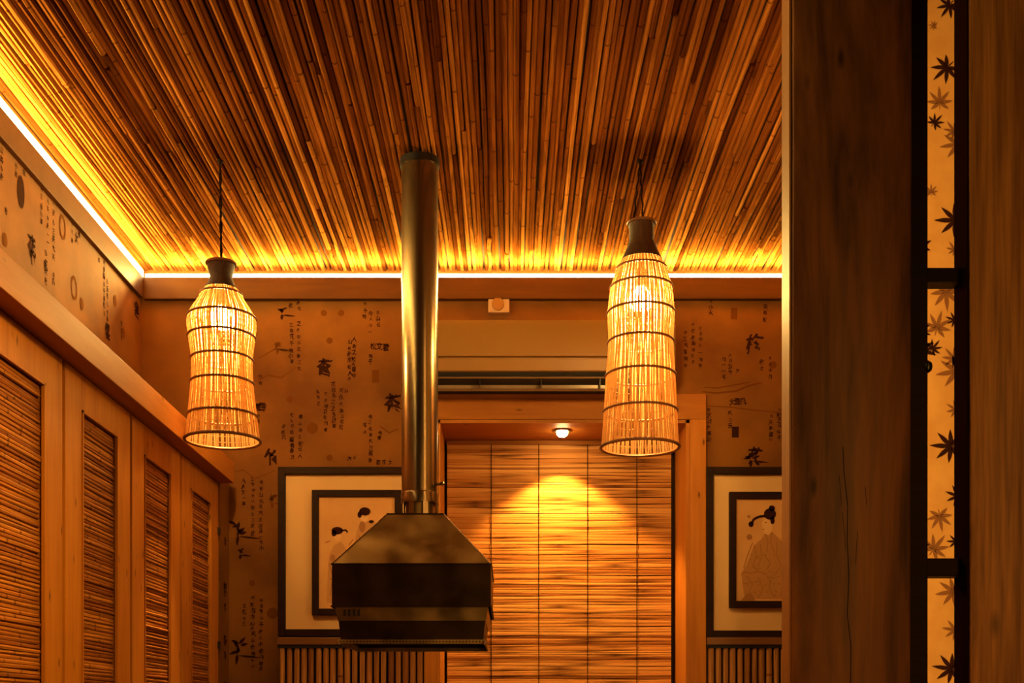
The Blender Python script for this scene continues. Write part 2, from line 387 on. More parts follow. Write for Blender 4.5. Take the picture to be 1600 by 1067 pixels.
for a in [(455, 456, 480), (467, 463, 484), (455, 507, 572), (467, 505, 576), (509, 463, 470), (546, 534, 592), (553, 530, 596), (570, 474, 500),
          (579, 490, 520), (591, 488, 512), (579, 556, 572), (497, 612, 634), (509, 615, 678), (521, 600, 668), (534, 610, 676), (540, 610, 612),
          (456, 648, 716), (469, 651, 722), (443, 666, 690), (570, 664, 684), (579, 651, 724), (593, 676, 692), (546, 716, 722), (554, 714, 722),
          (407, 588, 600), (404, 650, 668), (381, 751, 793), (395, 748, 835), (408, 753, 860), (382, 946, 978), (395, 934, 1043), (408, 938, 1045),
          (1083, 507, 567), (1095, 513, 579), (1071, 520, 578), (1141, 555, 588), (1131, 562, 590), (1153, 579, 585), (1190, 565, 580), (1204, 560, 590),
          (1108, 640, 690), (1141, 645, 668), (1205, 650, 690), (1218, 640, 690), (1110, 470, 490), (1196, 480, 500)]: col(*a)
for a in [(507, 574, 27, '蒼'), (614, 630, 30, '茶'), (426, 715, 28, '竹'), (1179, 537, 32, '梅'), (1179, 712, 28, '花'), (593, 541, 13, '文'), (583, 541, 11, '松'),
          (603, 543, 12, '雲'), (410, 636, 15, '雲'), (402, 636, 13, '寒'), (1152, 628, 12, '雲'), (1161, 628, 12, '風'), (1144, 628, 10, '文')]: big(*a)
for a in [(610, 722, 8, '文'), (600, 722, 8, '花'), (591, 722, 8, '雲')]: big(*a)
for px, py, w, h in [(587, 588, 11, 20), (1147, 490, 10, 18), (1149, 675, 11, 17)]:
    b2 = faint if px != 1149 else ink
    b2.quad(P(px-w/2, py-h/2, YI), P(px+w/2, py-h/2, YI), P(px+w/2, py+h/2, YI), P(px-w/2, py+h/2, YI))
for px, py, r in [(488, 669, 9), (515, 532, 5), (506, 489, 5), (533, 489, 5), (453, 624, 5), (515, 715, 5), (394, 911, 5), (426, 958, 9), (1208, 570, 6)]:
    disc(faint, P(px, py, YI), r*S4, r*S4, RX, UZ)
flourish(372, 827, 1.1); flourish(371, 1013, 1.1); flourish(1174, 712, .8); flourish(441, 486, .6); flourish(434, 540, .6, faint); flourish(426, 779, .7, faint); flourish(376, 862, .5)
# long pale branches sweeping over the paper
def branch(pts, w, mb):
    q = [P(x, y, YI) for x, y in pts]; n = len(q)
    ws = [w*S4*(.4+.6*math.sin(PI*(i+.5)/n)) for i in range(n)]
    for i in range(n-1): mb.add([q[i]+UZ*ws[i], q[i+1]+UZ*ws[i+1], q[i+1]-UZ*ws[i+1], q[i]-UZ*ws[i]], [(0, 1, 2, 3)])
branch([(404, 560), (430, 545), (455, 548)], 1.2, faint); branch([(404, 594), (418, 586), (440, 590), (462, 574)], 1.2, faint)
branch([(1098, 612), (1120, 614), (1150, 611), (1172, 602), (1190, 598)], 1.6, faint); branch([(1100, 605), (1122, 606), (1150, 601), (1172, 597)], 1.2, faint)
branch([(1104, 634), (1140, 636), (1180, 641), (1226, 645)], 1.0, faint); branch([(352, 741), (380, 734), (398, 748), (430, 735)], .8, faint)
branch([(594, 666), (608, 676), (622, 670)], 1.5, faint)
build(ink, 'calligraphy_print', M_ink, wall_back); build(faint, 'faint_print', M_faint, wall_back)
# the same paper on the left wall
ink = MB(); faint = MB(); RY = Vector((0, 1, 0)); XI = XW+.0012
def lcol(px, y0, y1, s=.018, mb=None):
    c0 = PX(px, y0, XI); c1 = PX(px, y1, XI); z = c0.z
    while z >= c1.z:
        put(mb or ink, R.choice(SMALL), Vector((XI, c0.y, z)), s*R.uniform(.8, 1.15), RY, UZ, R.uniform(-.1, .1), z*50); z -= s*R.uniform(1.05, 1.5)
for a in [(3, 205, 280), (26, 245, 280), (38, 240, 270), (65, 295, 350), (75, 290, 380), (84, 305, 405), (113, 335, 388), (124, 352, 374), (155, 395, 420), (163, 400, 500), (168, 440, 520), (190, 505, 530), (72, 395, 440), (84, 430, 445), (232, 560, 610), (10, 330, 335)]: lcol(*a)
for px, py, s, ch in [(50, 385, .060, '花'), (52, 402, .05, '竹'), (72, 415, .03, '松'), (168, 518, .052, '雲'), (214, 485, .06, '寒'), (120, 372, .03, '文')]:
    put(ink, ch, PX(px, py, XI), s, RY, UZ, .1, px)
disc(ink, PX(33, 300, XI), .022, .042, RY, UZ)
ringd(faint, PX(98, 355, XI), .024, .035, RY, UZ, .3); ringd(faint, PX(116, 450, XI), .024, .035, RY, UZ, .3)
for px, py in [(128, 475), (193, 520), (180, 470), (8, 375)]: disc(faint, PX(px, py, XI), .014, .018, RY, UZ)
build(ink, 'calligraphy_print', M_ink, wall_left); build(faint, 'faint_print', M_faint, wall_left)
# strip of the return
ink = MB(); 
for z, s in [(1.78, .03), (1.62, .05), (1.56, .03), (1.45, .04), (1.40, .03), (1.30, .03), (1.25, .05)]: put(ink, R.choice(BIG), Vector((XD+.0012, 3.94, z)), s, RY, UZ, .1, z)
build(ink, 'calligraphy_print', M_ink, wall_return)
# leaves on the right-hand paper
lk = MB(); lb = MB(); YL = YP-.0012; SL = YP/F
def maple(px, py, r, rot, mb, lobes=7, wid=.17):
    c = P(px, py, YL)
    for i in range(lobes):
        a = rot+(i-(lobes-1)/2)*(2*PI*.82/lobes); k = 1-.32*abs(i-(lobes-1)/2)/((lobes-1)/2)
        lens(mb, c, a, r*k*SL, r*wid*SL*1.25, RX, UZ, 6)
    lens(mb, c, rot+PI, r*.5*SL, r*.07*SL, RX, UZ, 3)
for px, py, r, rot, mb in [
    (1484, 8, 24, -2.2, lk), (1480, 105, 30, -2.4, lk), (1468, 160, 26, 1.6, lb), (1460, 192, 18, .8, lk), (1491, 205, 20, 2.2, lb), (1497, 225, 30, 3.3, lb),
    (1493, 344, 34, 3.14, lk), (1478, 455, 32, -1.5, lb), (1464, 512, 28, 1.3, lb), (1457, 545, 18, .9, lk), (1491, 560, 22, 2.3, lb), (1495, 580, 34, 3.3, lb), (1492, 500, 16, 2.8, lk),
    (1486, 697, 34, 3.1, lk), (1497, 775, 22, 2.8, lk), (1468, 806, 26, -1.4, lb), (1459, 858, 28, .9, lb), (1494, 846, 16, 3.1, lk), (1490, 924, 30, 3.3, lb), (1493, 984, 22, 3.0, lb), (1487, 1045, 32, 3.0, lk),
    (1455, 300, 14, 1.6, lb), (1492, 390, 16, 2.2, lb), (1494, 640, 18, 2.6, lb), (1460, 40, 10, 3, lb)]:
    maple(px, py, r, rot, mb)
for q in range(60):
    px = R.choice([R.uniform(1395, 1440), R.uniform(1535, 1900)]); maple(px, R.uniform(0, 1500), R.uniform(20, 34), R.uniform(0, 6.3), R.choice([lk, lb]))
build(lk, 'leaf_print', M_ink, wall_right); build(lb, 'faint_leaf_print', M_brown, wall_right)

# ------------------------------------------------------------------ alcove with its casing
door = bpy.data.objects.new('door_1', None); C.objects.link(door); door.location = (.18, YB, 0); door['kind'] = 'structure'; door['label'] = 'pine cased opening with a boarded back'
YF = YB-.02; YA = 4.27
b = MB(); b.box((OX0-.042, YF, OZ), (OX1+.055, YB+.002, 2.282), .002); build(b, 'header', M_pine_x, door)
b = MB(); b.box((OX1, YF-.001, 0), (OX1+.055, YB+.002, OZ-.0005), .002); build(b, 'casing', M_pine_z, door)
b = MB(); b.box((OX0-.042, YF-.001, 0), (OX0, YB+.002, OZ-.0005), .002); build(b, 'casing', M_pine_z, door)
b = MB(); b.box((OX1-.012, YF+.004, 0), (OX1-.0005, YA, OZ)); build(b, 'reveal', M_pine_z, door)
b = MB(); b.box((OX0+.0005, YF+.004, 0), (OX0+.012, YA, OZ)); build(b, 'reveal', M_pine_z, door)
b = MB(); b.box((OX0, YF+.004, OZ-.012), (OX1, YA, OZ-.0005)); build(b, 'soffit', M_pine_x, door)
b = MB(); b.box((OX0, YA, 0), (OX1, YA+.03, OZ)); build(b, 'back_panel', M_back, door)

bl = thing('bamboo_blind', 'split bamboo roll blind filling the pine cased opening under the spotlight', 'blind', (.18, 4.245, 2.17))
bw = OX1-OX0-.05
def slat_mesh(seed):
    rr = random.Random(seed); n = 9; vs = []; fs = []; at = []
    ph = rr.uniform(0, 6); hh = .5
    nodes = sorted(rr.sample(range(1, n-1), 2))
    for i in range(n):
        x = i/(n-1)*bw; dz = .10*math.sin(i*.9+ph); k = 1+.12*math.sin(i*1.7+ph*2); a = 1.0 if i in nodes else 0
        for (yy, zz) in ((-.0034, -.43), (-.0040, .0), (-.0034, .43), (.001, .49), (.001, -.49)): vs.append((x, yy, (zz*k+dz))); at.append(a if rr.random() < .5 else 0)
    for i in range(n-1):
        for j in range(5): fs.append((i*5+j, i*5+(j+1) % 5, (i+1)*5+(j+1) % 5, (i+1)*5+j))
    fs += [(4, 3, 2, 1, 0), tuple(range((n-1)*5, n*5))]
    mb = MB(); mb.add(vs, fs, at); return mb.mesh('slat', M_slat)
sprot = [slat_mesh(50+i) for i in range(14)]
z = 2.168
k = 0
while z > .35 and k < 290:
    h = R.choice([.006, .008, .009, .011, .013, .015]) if z > 1.15 else .016
    inst('slat', R.choice(sprot), bl, (OX0+.022, 4.238+R.uniform(-.0012, .0012), z-h/2), (0, R.uniform(-.0015, .0015), 0), (1, 1, h*1.06)); z -= h*1.0; k += 1
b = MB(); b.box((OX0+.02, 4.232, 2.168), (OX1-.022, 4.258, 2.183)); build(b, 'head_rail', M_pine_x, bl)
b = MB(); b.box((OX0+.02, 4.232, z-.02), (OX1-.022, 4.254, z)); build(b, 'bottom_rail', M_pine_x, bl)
for px in (692, 767.5, 842, 918, 995, 1061):
    x = (px-VX)*4.232/F; b = MB(); b.tube([(x, 4.2318, z), (x, 4.2318, 2.17)], .0013, 6); build(b, 'string', M_cord, bl)

sp = thing('ceiling_spotlight', 'small bright recessed spotlight in the opening soffit above the blind', 'spotlight', (.180, 4.085, OZ-.014))
b = MB(); b.lathe([(.030, .002), (.030, -.003), (.022, -.004), (.0205, .002)], (.180, 4.085, OZ-.014), 28, True); build(b, 'bezel', M_steel, sp, True)
b = MB(); b.lathe([(.020, .001), (.020, -.008), (.017, -.015), (.010, -.020), (.003, -.022)], (.180, 4.085, OZ-.014), 20); build(b, 'lens', M_spot, sp, True)

# ------------------------------------------------------------------ cabinet on the left
cab = thing('built_in_cabinet', 'long pine cabinet on the left with a row of reed panelled doors', 'cabinet', (XD-.15, 2.6, 0))
DB = [1.19, 1.635, 2.078, 2.518, 2.966, 3.416, 3.859]; ZT = 1.985; ZR0, ZR1 = .709, 1.877
b = MB(); b.box((XW+.001, DB[0], 0), (XD-.022, DB[-1]+.006, ZT)); build(b, 'carcass', M_back, cab)
b = MB()
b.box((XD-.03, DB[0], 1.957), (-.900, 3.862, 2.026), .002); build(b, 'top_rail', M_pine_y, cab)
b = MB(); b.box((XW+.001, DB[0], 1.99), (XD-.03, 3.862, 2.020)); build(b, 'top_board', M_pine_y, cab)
b = MB(); b.box((XD-.03, DB[0], 0), (XD-.012, 3.862, .10)); build(b, 'plinth', M_darkwood, cab)
rp = [cane_mesh('reed', .236, .0047, M_louv, 'Y', 300+i, 7, .0012, (.2, .6), 1.15) for i in range(10)]
for i in range(6):
    y0, y1 = DB[i]+.008, DB[i+1]-.008; s = .098; xf = XD; xb = XD-.020
    d = MB()
    d.box((xb, y0, .105), (xf, y0+s, 1.955), .0015); d.box((xb, y1-s, .105), (xf, y1, 1.955), .0015)
    d.box((xb, y0+s, ZR1), (xf, y1-s, 1.955), .001); d.box((xb, y0+s, .105), (xf, y1-s, .25), .001)
    d.box((xb-.001, y0+s-.004, .245), (xb+.003, y1-s+.004, ZR1+.004))
    dr = build(d, 'door', M_pine_z, cab, origin=(XD, y0, .105))
    # bead around the reed panel
    bd = MB(); e = .005
    bd.box((xf-.004, y0+s, ZR1-e), (xf+.003, y1-s, ZR1)); bd.box((xf-.004, y0+s, .25), (xf+.003, y0+s+e, ZR1)); bd.box((xf-.004, y1-s-e, .25), (xf+.003, y1-s, ZR1))
    build(bd, 'bead', M_pine_z, dr)
    if i == 0: continue
    L0 = y1-y0-2*s-2*e; z = ZR1-e-.005
    zstop = 1.20
    while z > zstop:
        inst('reed', R.choice(rp), dr, (XD-.011+R.uniform(-.0015, .0015), y0+s+e, z), (R.uniform(-.008, .008), 0, 0), (R.uniform(.85, 1.1), L0/.236, R.uniform(.85, 1.1))); z -= .0088
    rest = MB()
    while z > .255:
        rest.tube([(XD-.011, y0+s+e, z), (XD-.011, y1-s-e, z)], .0044, 6, False); z -= .0088
    o = build(rest, 'lower_reeds', M_louv, dr, True); o['kind'] = 'stuff'
# small hinges on the last stile
for zz in (1.80, 1.43):
    b = MB(); b.box((XD-.001, 3.84, zz-.012), (XD+.006, 3.862, zz+.012), .001); build(b, 'hinge', M_black, cab)

# ------------------------------------------------------------------ wainscot of bamboo poles
pp = [cane_mesh('bamboo_pole', 1.36, .0098, M_pole, 'Z', 500+i, 10, .001, (.2, .38), 1.1) for i in range(8)]
def wainscot(name, x0, x1, label):
    o = bpy.data.objects.new(name, None); C.objects.link(o); o.location = ((x0+x1)/2, YB, 0); o['kind'] = 'structure'; o['label'] = label
    b = MB(); b.box((x0, YB-.012, 0), (x1, YB-.001, 1.44)); build(b, 'backing', M_back, o)
    b = MB(); b.box((x0, YB-.040, 1.437), (x1, YB-.001, 1.462), .002); build(b, 'ledge', M_ledge, o)
    b = MB(); b.box((x0, YB-.036, 1.427), (x1, YB-.012, 1.437)); build(b, 'ledge_groove', M_void, o)
    x = x0+.014
    while x < x1-.008:
        inst('bamboo_pole', R.choice(pp), o, (x, YB-.024+R.uniform(-.001, .001), .07+R.uniform(-.004, .004)), (0, 0, R.uniform(0, 6)), (R.uniform(.9, 1.05),)*2+(1,)); x += .0243
wainscot('trim_3', (437-VX)*YB/F, OX0-.043, 'bamboo pole wainscot left of the opening')
wainscot('trim_4', OX1+.057, 1.22, 'bamboo pole wainscot right of the opening')

# ------------------------------------------------------------------ framed pictures
def ring_frame(mb, x0, x1, z0, z1, w, y0, y1, bev=.0015):
    mb.box((x0, y0, z0), (x0+w, y1, z1), bev); mb.box((x1-w, y0, z0), (x1, y1, z1), bev)
    mb.box((x0+w, y0, z1-w), (x1-w, y1, z1), bev); mb.box((x0+w, y0, z0), (x1-w, y1, z0+w), bev)
def zz(py, Y): return EYE+(VY-py)*Y/F
def xx(px, Y): return (px-VX)*Y/F
def picture(label, o0, o1, i0, i1, ty, by, ity, iby, drawer):
    Yo = YB-.028
    t = thing('framed_picture', label, 'picture', (xx((o0+o1)/2, YB), YB, zz(by, Yo)), 'framed prints on the back wall')
    b = MB(); ring_frame(b, xx(o0, Yo), xx(o1, Yo), zz(by, Yo), zz(ty, Yo), .024, Yo, YB-.001); build(b, 'outer_frame', M_darkwood, t)
    b = MB(); b.box((xx(o0, Yo)+.012, YB-.012, zz(by, Yo)+.012), (xx(o1, Yo)-.012, YB-.002, zz(ty, Yo)-.012)); build(b, 'mount', M_mat, t)
    Yi = YB-.030
    b = MB(); ring_frame(b, xx(i0, Yi), xx(i1, Yi), zz(iby, Yi), zz(ity, Yi), .0225, Yi, YB-.0125); build(b, 'inner_frame', M_darkwood, t)
    b = MB(); b.box((xx(i0, Yi)+.015, YB-.020, zz(iby, Yi)+.015), (xx(i1, Yi)-.015, YB-.0125, zz(ity, Yi)-.015)); pr = build(b, 'print', M_print, t)
    drawer(pr, YB-.0208)
def poly(mb, pts, Y): mb.add([P(x, y, Y) for x, y in pts], [tuple(range(len(pts)))])
def stroke(mb, pts, w, Y):
    q = [P(x, y, Y) for x, y in pts]
    for i in range(len(q)-1):
        d = (q[i+1]-q[i]); n = Vector((-d.z, 0, d.x)); n.normalize(); n *= w*S4/2
        mb.add([q[i]+n, q[i+1]+n, q[i+1]-n, q[i]-n], [(0, 1, 2, 3)])
def ell(mb, cx, cy, rx, ry, Y, n=16, rot=0):
    c, s = math.cos(rot), math.sin(rot)
    poly(mb, [(cx+rx*math.cos(2*PI*i/n)*c-ry*math.sin(2*PI*i/n)*s, cy+rx*math.cos(2*PI*i/n)*s+ry*math.sin(2*PI*i/n)*c) for i in range(n)], Y)
M_robe = plain('print_robe', (.36, .17, .06), .8); M_robe2 = plain('print_robe_pale', (.52, .29, .11), .8); M_skin = plain('print_skin', (.74, .48, .22), .8)
def draw_left(pr, Y):
    a, h, s, k = MB(), MB(), MB(), MB()
    poly(a, [(510, 942), (512, 900), (514, 868), (522, 852), (533, 846), (540, 856), (546, 880), (550, 942)], Y)
    poly(a, [(552, 860), (556, 835), (562, 818), (575, 814), (590, 820), (600, 842), (604, 942), (556, 942)], Y)
    ell(s, 527, 838, 6, 7, Y-.0002); ell(s, 569, 808, 6, 8, Y-.0002)
    ell(k, 527, 829, 9, 6, Y-.0004); stroke(k, [(531, 829), (541, 828), (543, 832)], 2.4, Y-.0004); ell(k, 522, 833, 4, 5, Y-.0004)
    ell(k, 570, 799, 9, 6.5, Y-.0004); ell(k, 562, 804, 3.5, 5, Y-.0004); ell(k, 580, 815, 4, 2.5, Y-.0004)
    for q in [[(514, 880), (520, 900), (516, 930)], [(540, 860), (534, 890), (540, 930)], [(560, 836), (572, 870), (566, 930)], [(590, 830), (584, 870), (592, 930)], [(552, 842), (545, 852)], [(515, 905), (545, 903)], [(556, 880), (602, 878)], [(508, 848), (516, 845)]]:
        stroke(h, q, 1.6, Y-.0003)
    ell(h, 566, 823, 5, 9, Y-.0003); ell(h, 520, 872, 4, 6, Y-.0003)
    build(a, 'robe_print', M_robe2, pr); build(s, 'face_print', M_skin, pr); build(h, 'outline_print', M_robe, pr); build(k, 'hair_print', M_ink, pr)
def draw_right(pr, Y):
    a, h, s, k = MB(), MB(), MB(), MB()
    poly(a, [(1164, 936), (1160, 912), (1158, 896), (1166, 884), (1172, 868), (1178, 852), (1190, 842), (1196, 832), (1206, 830), (1214, 838), (1226, 850), (1236, 872), (1242, 900), (1238, 936)], Y)
    poly(s, [(1190, 818), (1192, 826), (1195, 834), (1201, 836), (1206, 830), (1207, 814), (1200, 808), (1193, 811)], Y-.0002)
    ell(k, 1203, 803, 9.5, 9, Y-.0004); ell(k, 1206, 794, 5, 4.5, Y-.0004); ell(k, 1207, 813, 3.5, 6, Y-.0004)
    stroke(k, [(1196, 806), (1186, 807), (1178, 811), (1174, 818)], 3.6, Y-.0004); ell(k, 1173.5, 819, 4, 4.5, Y-.0004)
    ell(h, 1171, 839, 4.5, 4.5, Y-.0003); ell(h, 1170, 807, 2.5, 2.5, Y-.0003)
    for q in [[(1196, 834), (1200, 846), (1198, 862)], [(1206, 832), (1204, 848), (1210, 864)], [(1178, 852), (1182, 868), (1176, 884), (1186, 894)], [(1226, 852), (1222, 870), (1232, 886)],
              [(1160, 893), (1172, 896), (1186, 893), (1198, 897)], [(1188, 850), (1190, 870), (1184, 886)], [(1214, 846), (1214, 868), (1220, 884), (1210, 900)], [(1166, 900), (1176, 912), (1170, 926)],
              [(1184, 902), (1192, 918), (1186, 934)], [(1204, 900), (1202, 918), (1210, 934)], [(1222, 896), (1226, 914), (1218, 932)], [(1196, 870), (1204, 880), (1198, 890)], [(1160, 912), (1190, 908)], [(1176, 848), (1168, 868), (1162, 888)]]:
        stroke(h, q, 1.5, Y-.0003)
    for i in range(70):
        ell(h, R.uniform(1166, 1236), R.uniform(862, 932), R.uniform(.7, 1.8), R.uniform(.7, 2.2), Y-.0003, 6, R.uniform(0, 3))
    poly(h, [(1158, 938), (1166, 928), (1174, 926), (1180, 938)], Y-.0003)
    stroke(k, [(1195, 817), (1198, 816)], 1, Y-.0005); stroke(k, [(1192, 827), (1194, 827)], 1.2, Y-.0005)
    build(a, 'robe_print', plain('print_robe_mid', (.46, .235, .085), .8), pr); build(s, 'face_print', M_skin, pr); build(h, 'outline_print', M_robe, pr); build(k, 'hair_print', M_ink, pr)
picture('dark framed print of two robed women partly behind the steel hood', 434, 662, 487, 627, 729, 994, 765, 961, draw_left)
picture('dark framed print of one robed woman beside the near post', 1104, 1316, 1140, 1280, 729, 996, 768, 949, draw_right)

# ------------------------------------------------------------------ air conditioner and box above
ax0, ax1 = -.325, .525; YFR = 3.80
ac = thing('air_conditioner', 'cream wall mounted air conditioner above the cased opening', 'air conditioner', (.1, YB, 2.25))
b = MB(); b.prism_x([(YB-.001, 2.475), (YFR+.05, 2.482), (YFR+.014, 2.474), (YFR+.002, 2.455), (YFR, 2.355), (YFR+.012, 2.352), (YFR+.012, 2.349), (YFR+.001, 2.345), (YFR+.008, 2.310), (YFR+.016, 2.306), (YFR+.05, 2.303), (YFR+.12, 2.268), (YB-.001, 2.262)], ax0, ax1)
build(b, 'body', M_ac, ac, True)
b = MB(); b.prism_x([(YFR+.012, 2.3058), (YFR+.018, 2.296), (YFR+.115, 2.262), (YFR+.125, 2.267), (YFR+.05, 2.302)], ax0+.03, ax1-.03); build(b, 'outlet', M_void, ac)
b = MB(); b.prism_x([(YFR+.022, 2.3000), (YFR+.024, 2.2925), (YFR+.030, 2.2900), (YFR+.032, 2.2950)], ax0+.035, ax1-.035); build(b, 'flap', M_acsilver, ac)
b = MB(); b.prism_x([(YFR+.066, 2.282), (YFR+.068, 2.269), (YFR+.080, 2.263), (YFR+.083, 2.270)], ax0+.035, ax1-.035); build(b, 'flap', M_acsilver, ac)
for xk in (-.10, .10, .29):
    b = MB(); b.box((xk, YFR+.03, 2.268), (xk+.003, YFR+.075, 2.292)); build(b, 'vane', M_black, ac)
for e0, e1 in ((ax0-.006, ax0), (ax1, ax1+.006)):
    b = MB(); b.prism_x([(YB-.002, 2.47), (YFR+.05, 2.477), (YFR+.02, 2.470), (YFR+.006, 2.452), (YFR+.006, 2.320), (YFR+.05, 2.305), (YB-.002, 2.266)], e0, e1); build(b, 'end_cap', M_ac, ac)

bx = thing('sensor_box', 'small square box with round face above the air conditioner', 'box', (xx(779, YB), YB, 2.55))
b = MB(); b.box((xx(763, YB), YB-.02, zz(491, YB)), (xx(796, YB), YB-.001, zz(467, YB)), .003); build(b, 'housing', plain('grey_plastic', (.42, .30, .18), .4), bx)
b = MB()
b.add([(xx(778, YB)+.019*math.cos(2*PI*i/20), YB-.024, zz(478, YB)+.021*math.sin(2*PI*i/20)) for i in range(20)]+[(xx(778, YB)+.021*math.cos(2*PI*i/20), YB-.019, zz(478, YB)+.023*math.sin(2*PI*i/20)) for i in range(20)],
      [tuple(range(20))]+[(i, (i+1) % 20, 20+(i+1) % 20, 20+i) for i in range(20)]); build(b, 'face', M_ac, bx)

# ------------------------------------------------------------------ hood and duct
hx, hy = -.2485, 3.18
hood = thing('exhaust_hood', 'square stainless steel grill hood hanging on its round duct', 'hood', (hx, hy, 1.377))
def frust(mb, w0, z0, w1, z1, w0y=None, w1y=None):
    a0, b0 = w0/2, (w0y or w0)/2; a1, b1 = w1/2, (w1y or w1)/2
    v = [(hx-a0, hy-b0, z0), (hx+a0, hy-b0, z0), (hx+a0, hy+b0, z0), (hx-a0, hy+b0, z0), (hx-a1, hy-b1, z1), (hx+a1, hy-b1, z1), (hx+a1, hy+b1, z1), (hx-a1, hy+b1, z1)]
    mb.add(v, [(0, 1, 5, 4), (1, 2, 6, 5), (2, 3, 7, 6), (3, 0, 4, 7), (4, 5, 6, 7)])
b = MB(); frust(b, .400, 1.582, .150, 1.728); can = build(b, 'canopy', M_hood, hood)
sol = can.modifiers.new('s', 'SOLIDIFY'); sol.thickness = .0015
b = MB()
for sx in (-1, 1):
    for sy in (-1, 1): b.tube([(hx+sx*.2, hy+sy*.2, 1.582), (hx+sx*.075, hy+sy*.075, 1.728)], .0016, 6)
build(b, 'seam', M_steel, hood)
b = MB(); t = .0015; w = .2
for (a, c) in (((-w, -w), (w, -w+t)), ((-w, w-t), (w, w)), ((-w, -w+t), (-w+t, w-t)), ((w-t, -w+t), (w, w-t))): b.box((hx+a[0], hy+a[1], 1.474), (hx+c[0], hy+c[1], 1.583))
build(b, 'skirt', M_hoodshade, hood)
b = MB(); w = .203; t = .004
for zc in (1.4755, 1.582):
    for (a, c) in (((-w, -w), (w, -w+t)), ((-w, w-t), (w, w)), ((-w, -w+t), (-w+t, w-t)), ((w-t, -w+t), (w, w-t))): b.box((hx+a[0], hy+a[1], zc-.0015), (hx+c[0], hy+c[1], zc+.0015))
build(b, 'rim', M_hoodshade, hood)
b = MB(); w = .190
ring = [(w, 1.474, w, 1.437), (w-.004, 1.437, w-.004, 1.394)]
def band(mb, w0, z0, w1, z1, th=.0015):
    for q in range(4):
        c, s = [(1, 0), (0, 1), (-1, 0), (0, -1)][q]
        def T(x, y, z): return (hx+x*c-y*s, hy+x*s+y*c, z)
        mb.add([T(-w0, -w0, z0), T(w0, -w0, z0), T(w1, -w1, z1), T(-w1, -w1, z1), T(-w0+th, -w0+th, z0), T(w0-th, -w0+th, z0), T(w1-th, -w1+th, z1), T(-w1+th, -w1+th, z1)],
               [(0, 1, 2, 3), (4, 7, 6, 5), (0, 4, 5, 1), (3, 2, 6, 7)])
b = MB(); band(b, .187, 1.440, .193, 1.474); build(b, 'upper_tray', M_hood, hood)
b = MB(); band(b, .181, 1.392, .185, 1.440); build(b, 'lower_tray', M_hoodshade, hood)
b = MB(); band(b, .187, 1.382, .187, 1.392, .003); band(b, .187, 1.392, .181, 1.394, .003); build(b, 'bottom_rim', M_hood, hood)
b = MB(); b.box((hx-.18, hy-.18, 1.40), (hx+.18, hy+.18, 1.403)); build(b, 'filter', M_void, hood)
b = MB()
for i in range(44):
    x = hx-.18+i*.36/43; b.tube([(x, hy-.1885, 1.387), (x, hy-.1865, 1.387)], .0020, 6)
o = build(b, 'vent_holes', M_void, hood); o['kind'] = 'stuff'
for sx in (-1, 1):
    b = MB(); b.lathe([(.004, 0), (.004, .006), (.002, .008)], (hx+sx*.184, hy-.191, 1.380), 10); build(b, 'rivet', M_steel, hood, True)
for i in range(4):
    b = MB(); b.box((hx-.172+i*.012, hy-.1925, 1.452), (hx-.167+i*.012, hy-.189, 1.468)); build(b, 'latch_slot', M_void, hood)
b = MB(); b.box((hx-.076, hy-.076, 1.726), (hx+.076, hy+.076, 1.731), .001); build(b, 'top_plate', M_hoodshade, hood)
px0 = -.2425
prof = [(.049, 0), (.049, .055), (.047, .060), (.047, .0)]
# collar with openings: eight stays under a ring
b = MB()
b.lathe([(.0505, 1.768), (.0505, 1.792), (.0490, 1.797), (.0480, 1.797), (.0480, 1.768)], (px0, hy, 0), 36, True); build(b, 'collar', M_steel, hood, True)
for i in range(8):
    a = 2*PI*(i+.5)/8; u = Vector((math.cos(a), math.sin(a), 0)); v = Vector((-u.y, u.x, 0)); c = Vector((px0, hy, 0))+u*.0485
    b = MB(); q = []
    for z in (1.731, 1.769):
        for (du, dv) in ((-.001, -.007), (.001, -.007), (.001, .007), (-.001, .007)): q.append(c+u*du+v*dv+Vector((0, 0, z)))
    b.add(q, [(0, 1, 2, 3), (4, 5, 6, 7), (0, 1, 5, 4), (1, 2, 6, 5), (2, 3, 7, 6), (3, 0, 4, 7)]); build(b, 'collar_stay', M_steel, hood)
b = MB(); b.lathe([(.038, 1.731), (.038, 1.775)], (px0, hy, 0), 28); build(b, 'damper', M_hood, hood, True)
b = MB(); b.lathe([(.0488, 1.775), (.0488, 2.690)], (px0, hy, 0), 56); build(b, 'duct', M_steel, hood, True)
b = MB(); b.lathe([(.049, 2.672), (.053, 2.672), (.0535, 2.690), (.049, 2.692)], (px0, hy, 0), 48, True); build(b, 'ceiling_collar', M_black, hood, True)
b = MB(); b.tube([(px0+.045, hy-.02, 1.797+.02), (px0+.064, hy-.03, 1.797+.02)], .004, 10); b.lathe([(.006, 0), (.008, .004), (.006, .009)], (px0+.062, hy-.03, 1.812), 14); build(b, 'thumb_screw', M_steel, hood, True)
b = MB(); b.tube([(px0+.051, hy-.018, 1.80), (px0+.051, hy-.018, 1.95)], .0012, 6); b.tube([(px0+.051, hy-.018, 1.731), (px0+.051, hy-.018, 1.80)], .0012, 6); build(b, 'damper_rod', M_steel, hood)

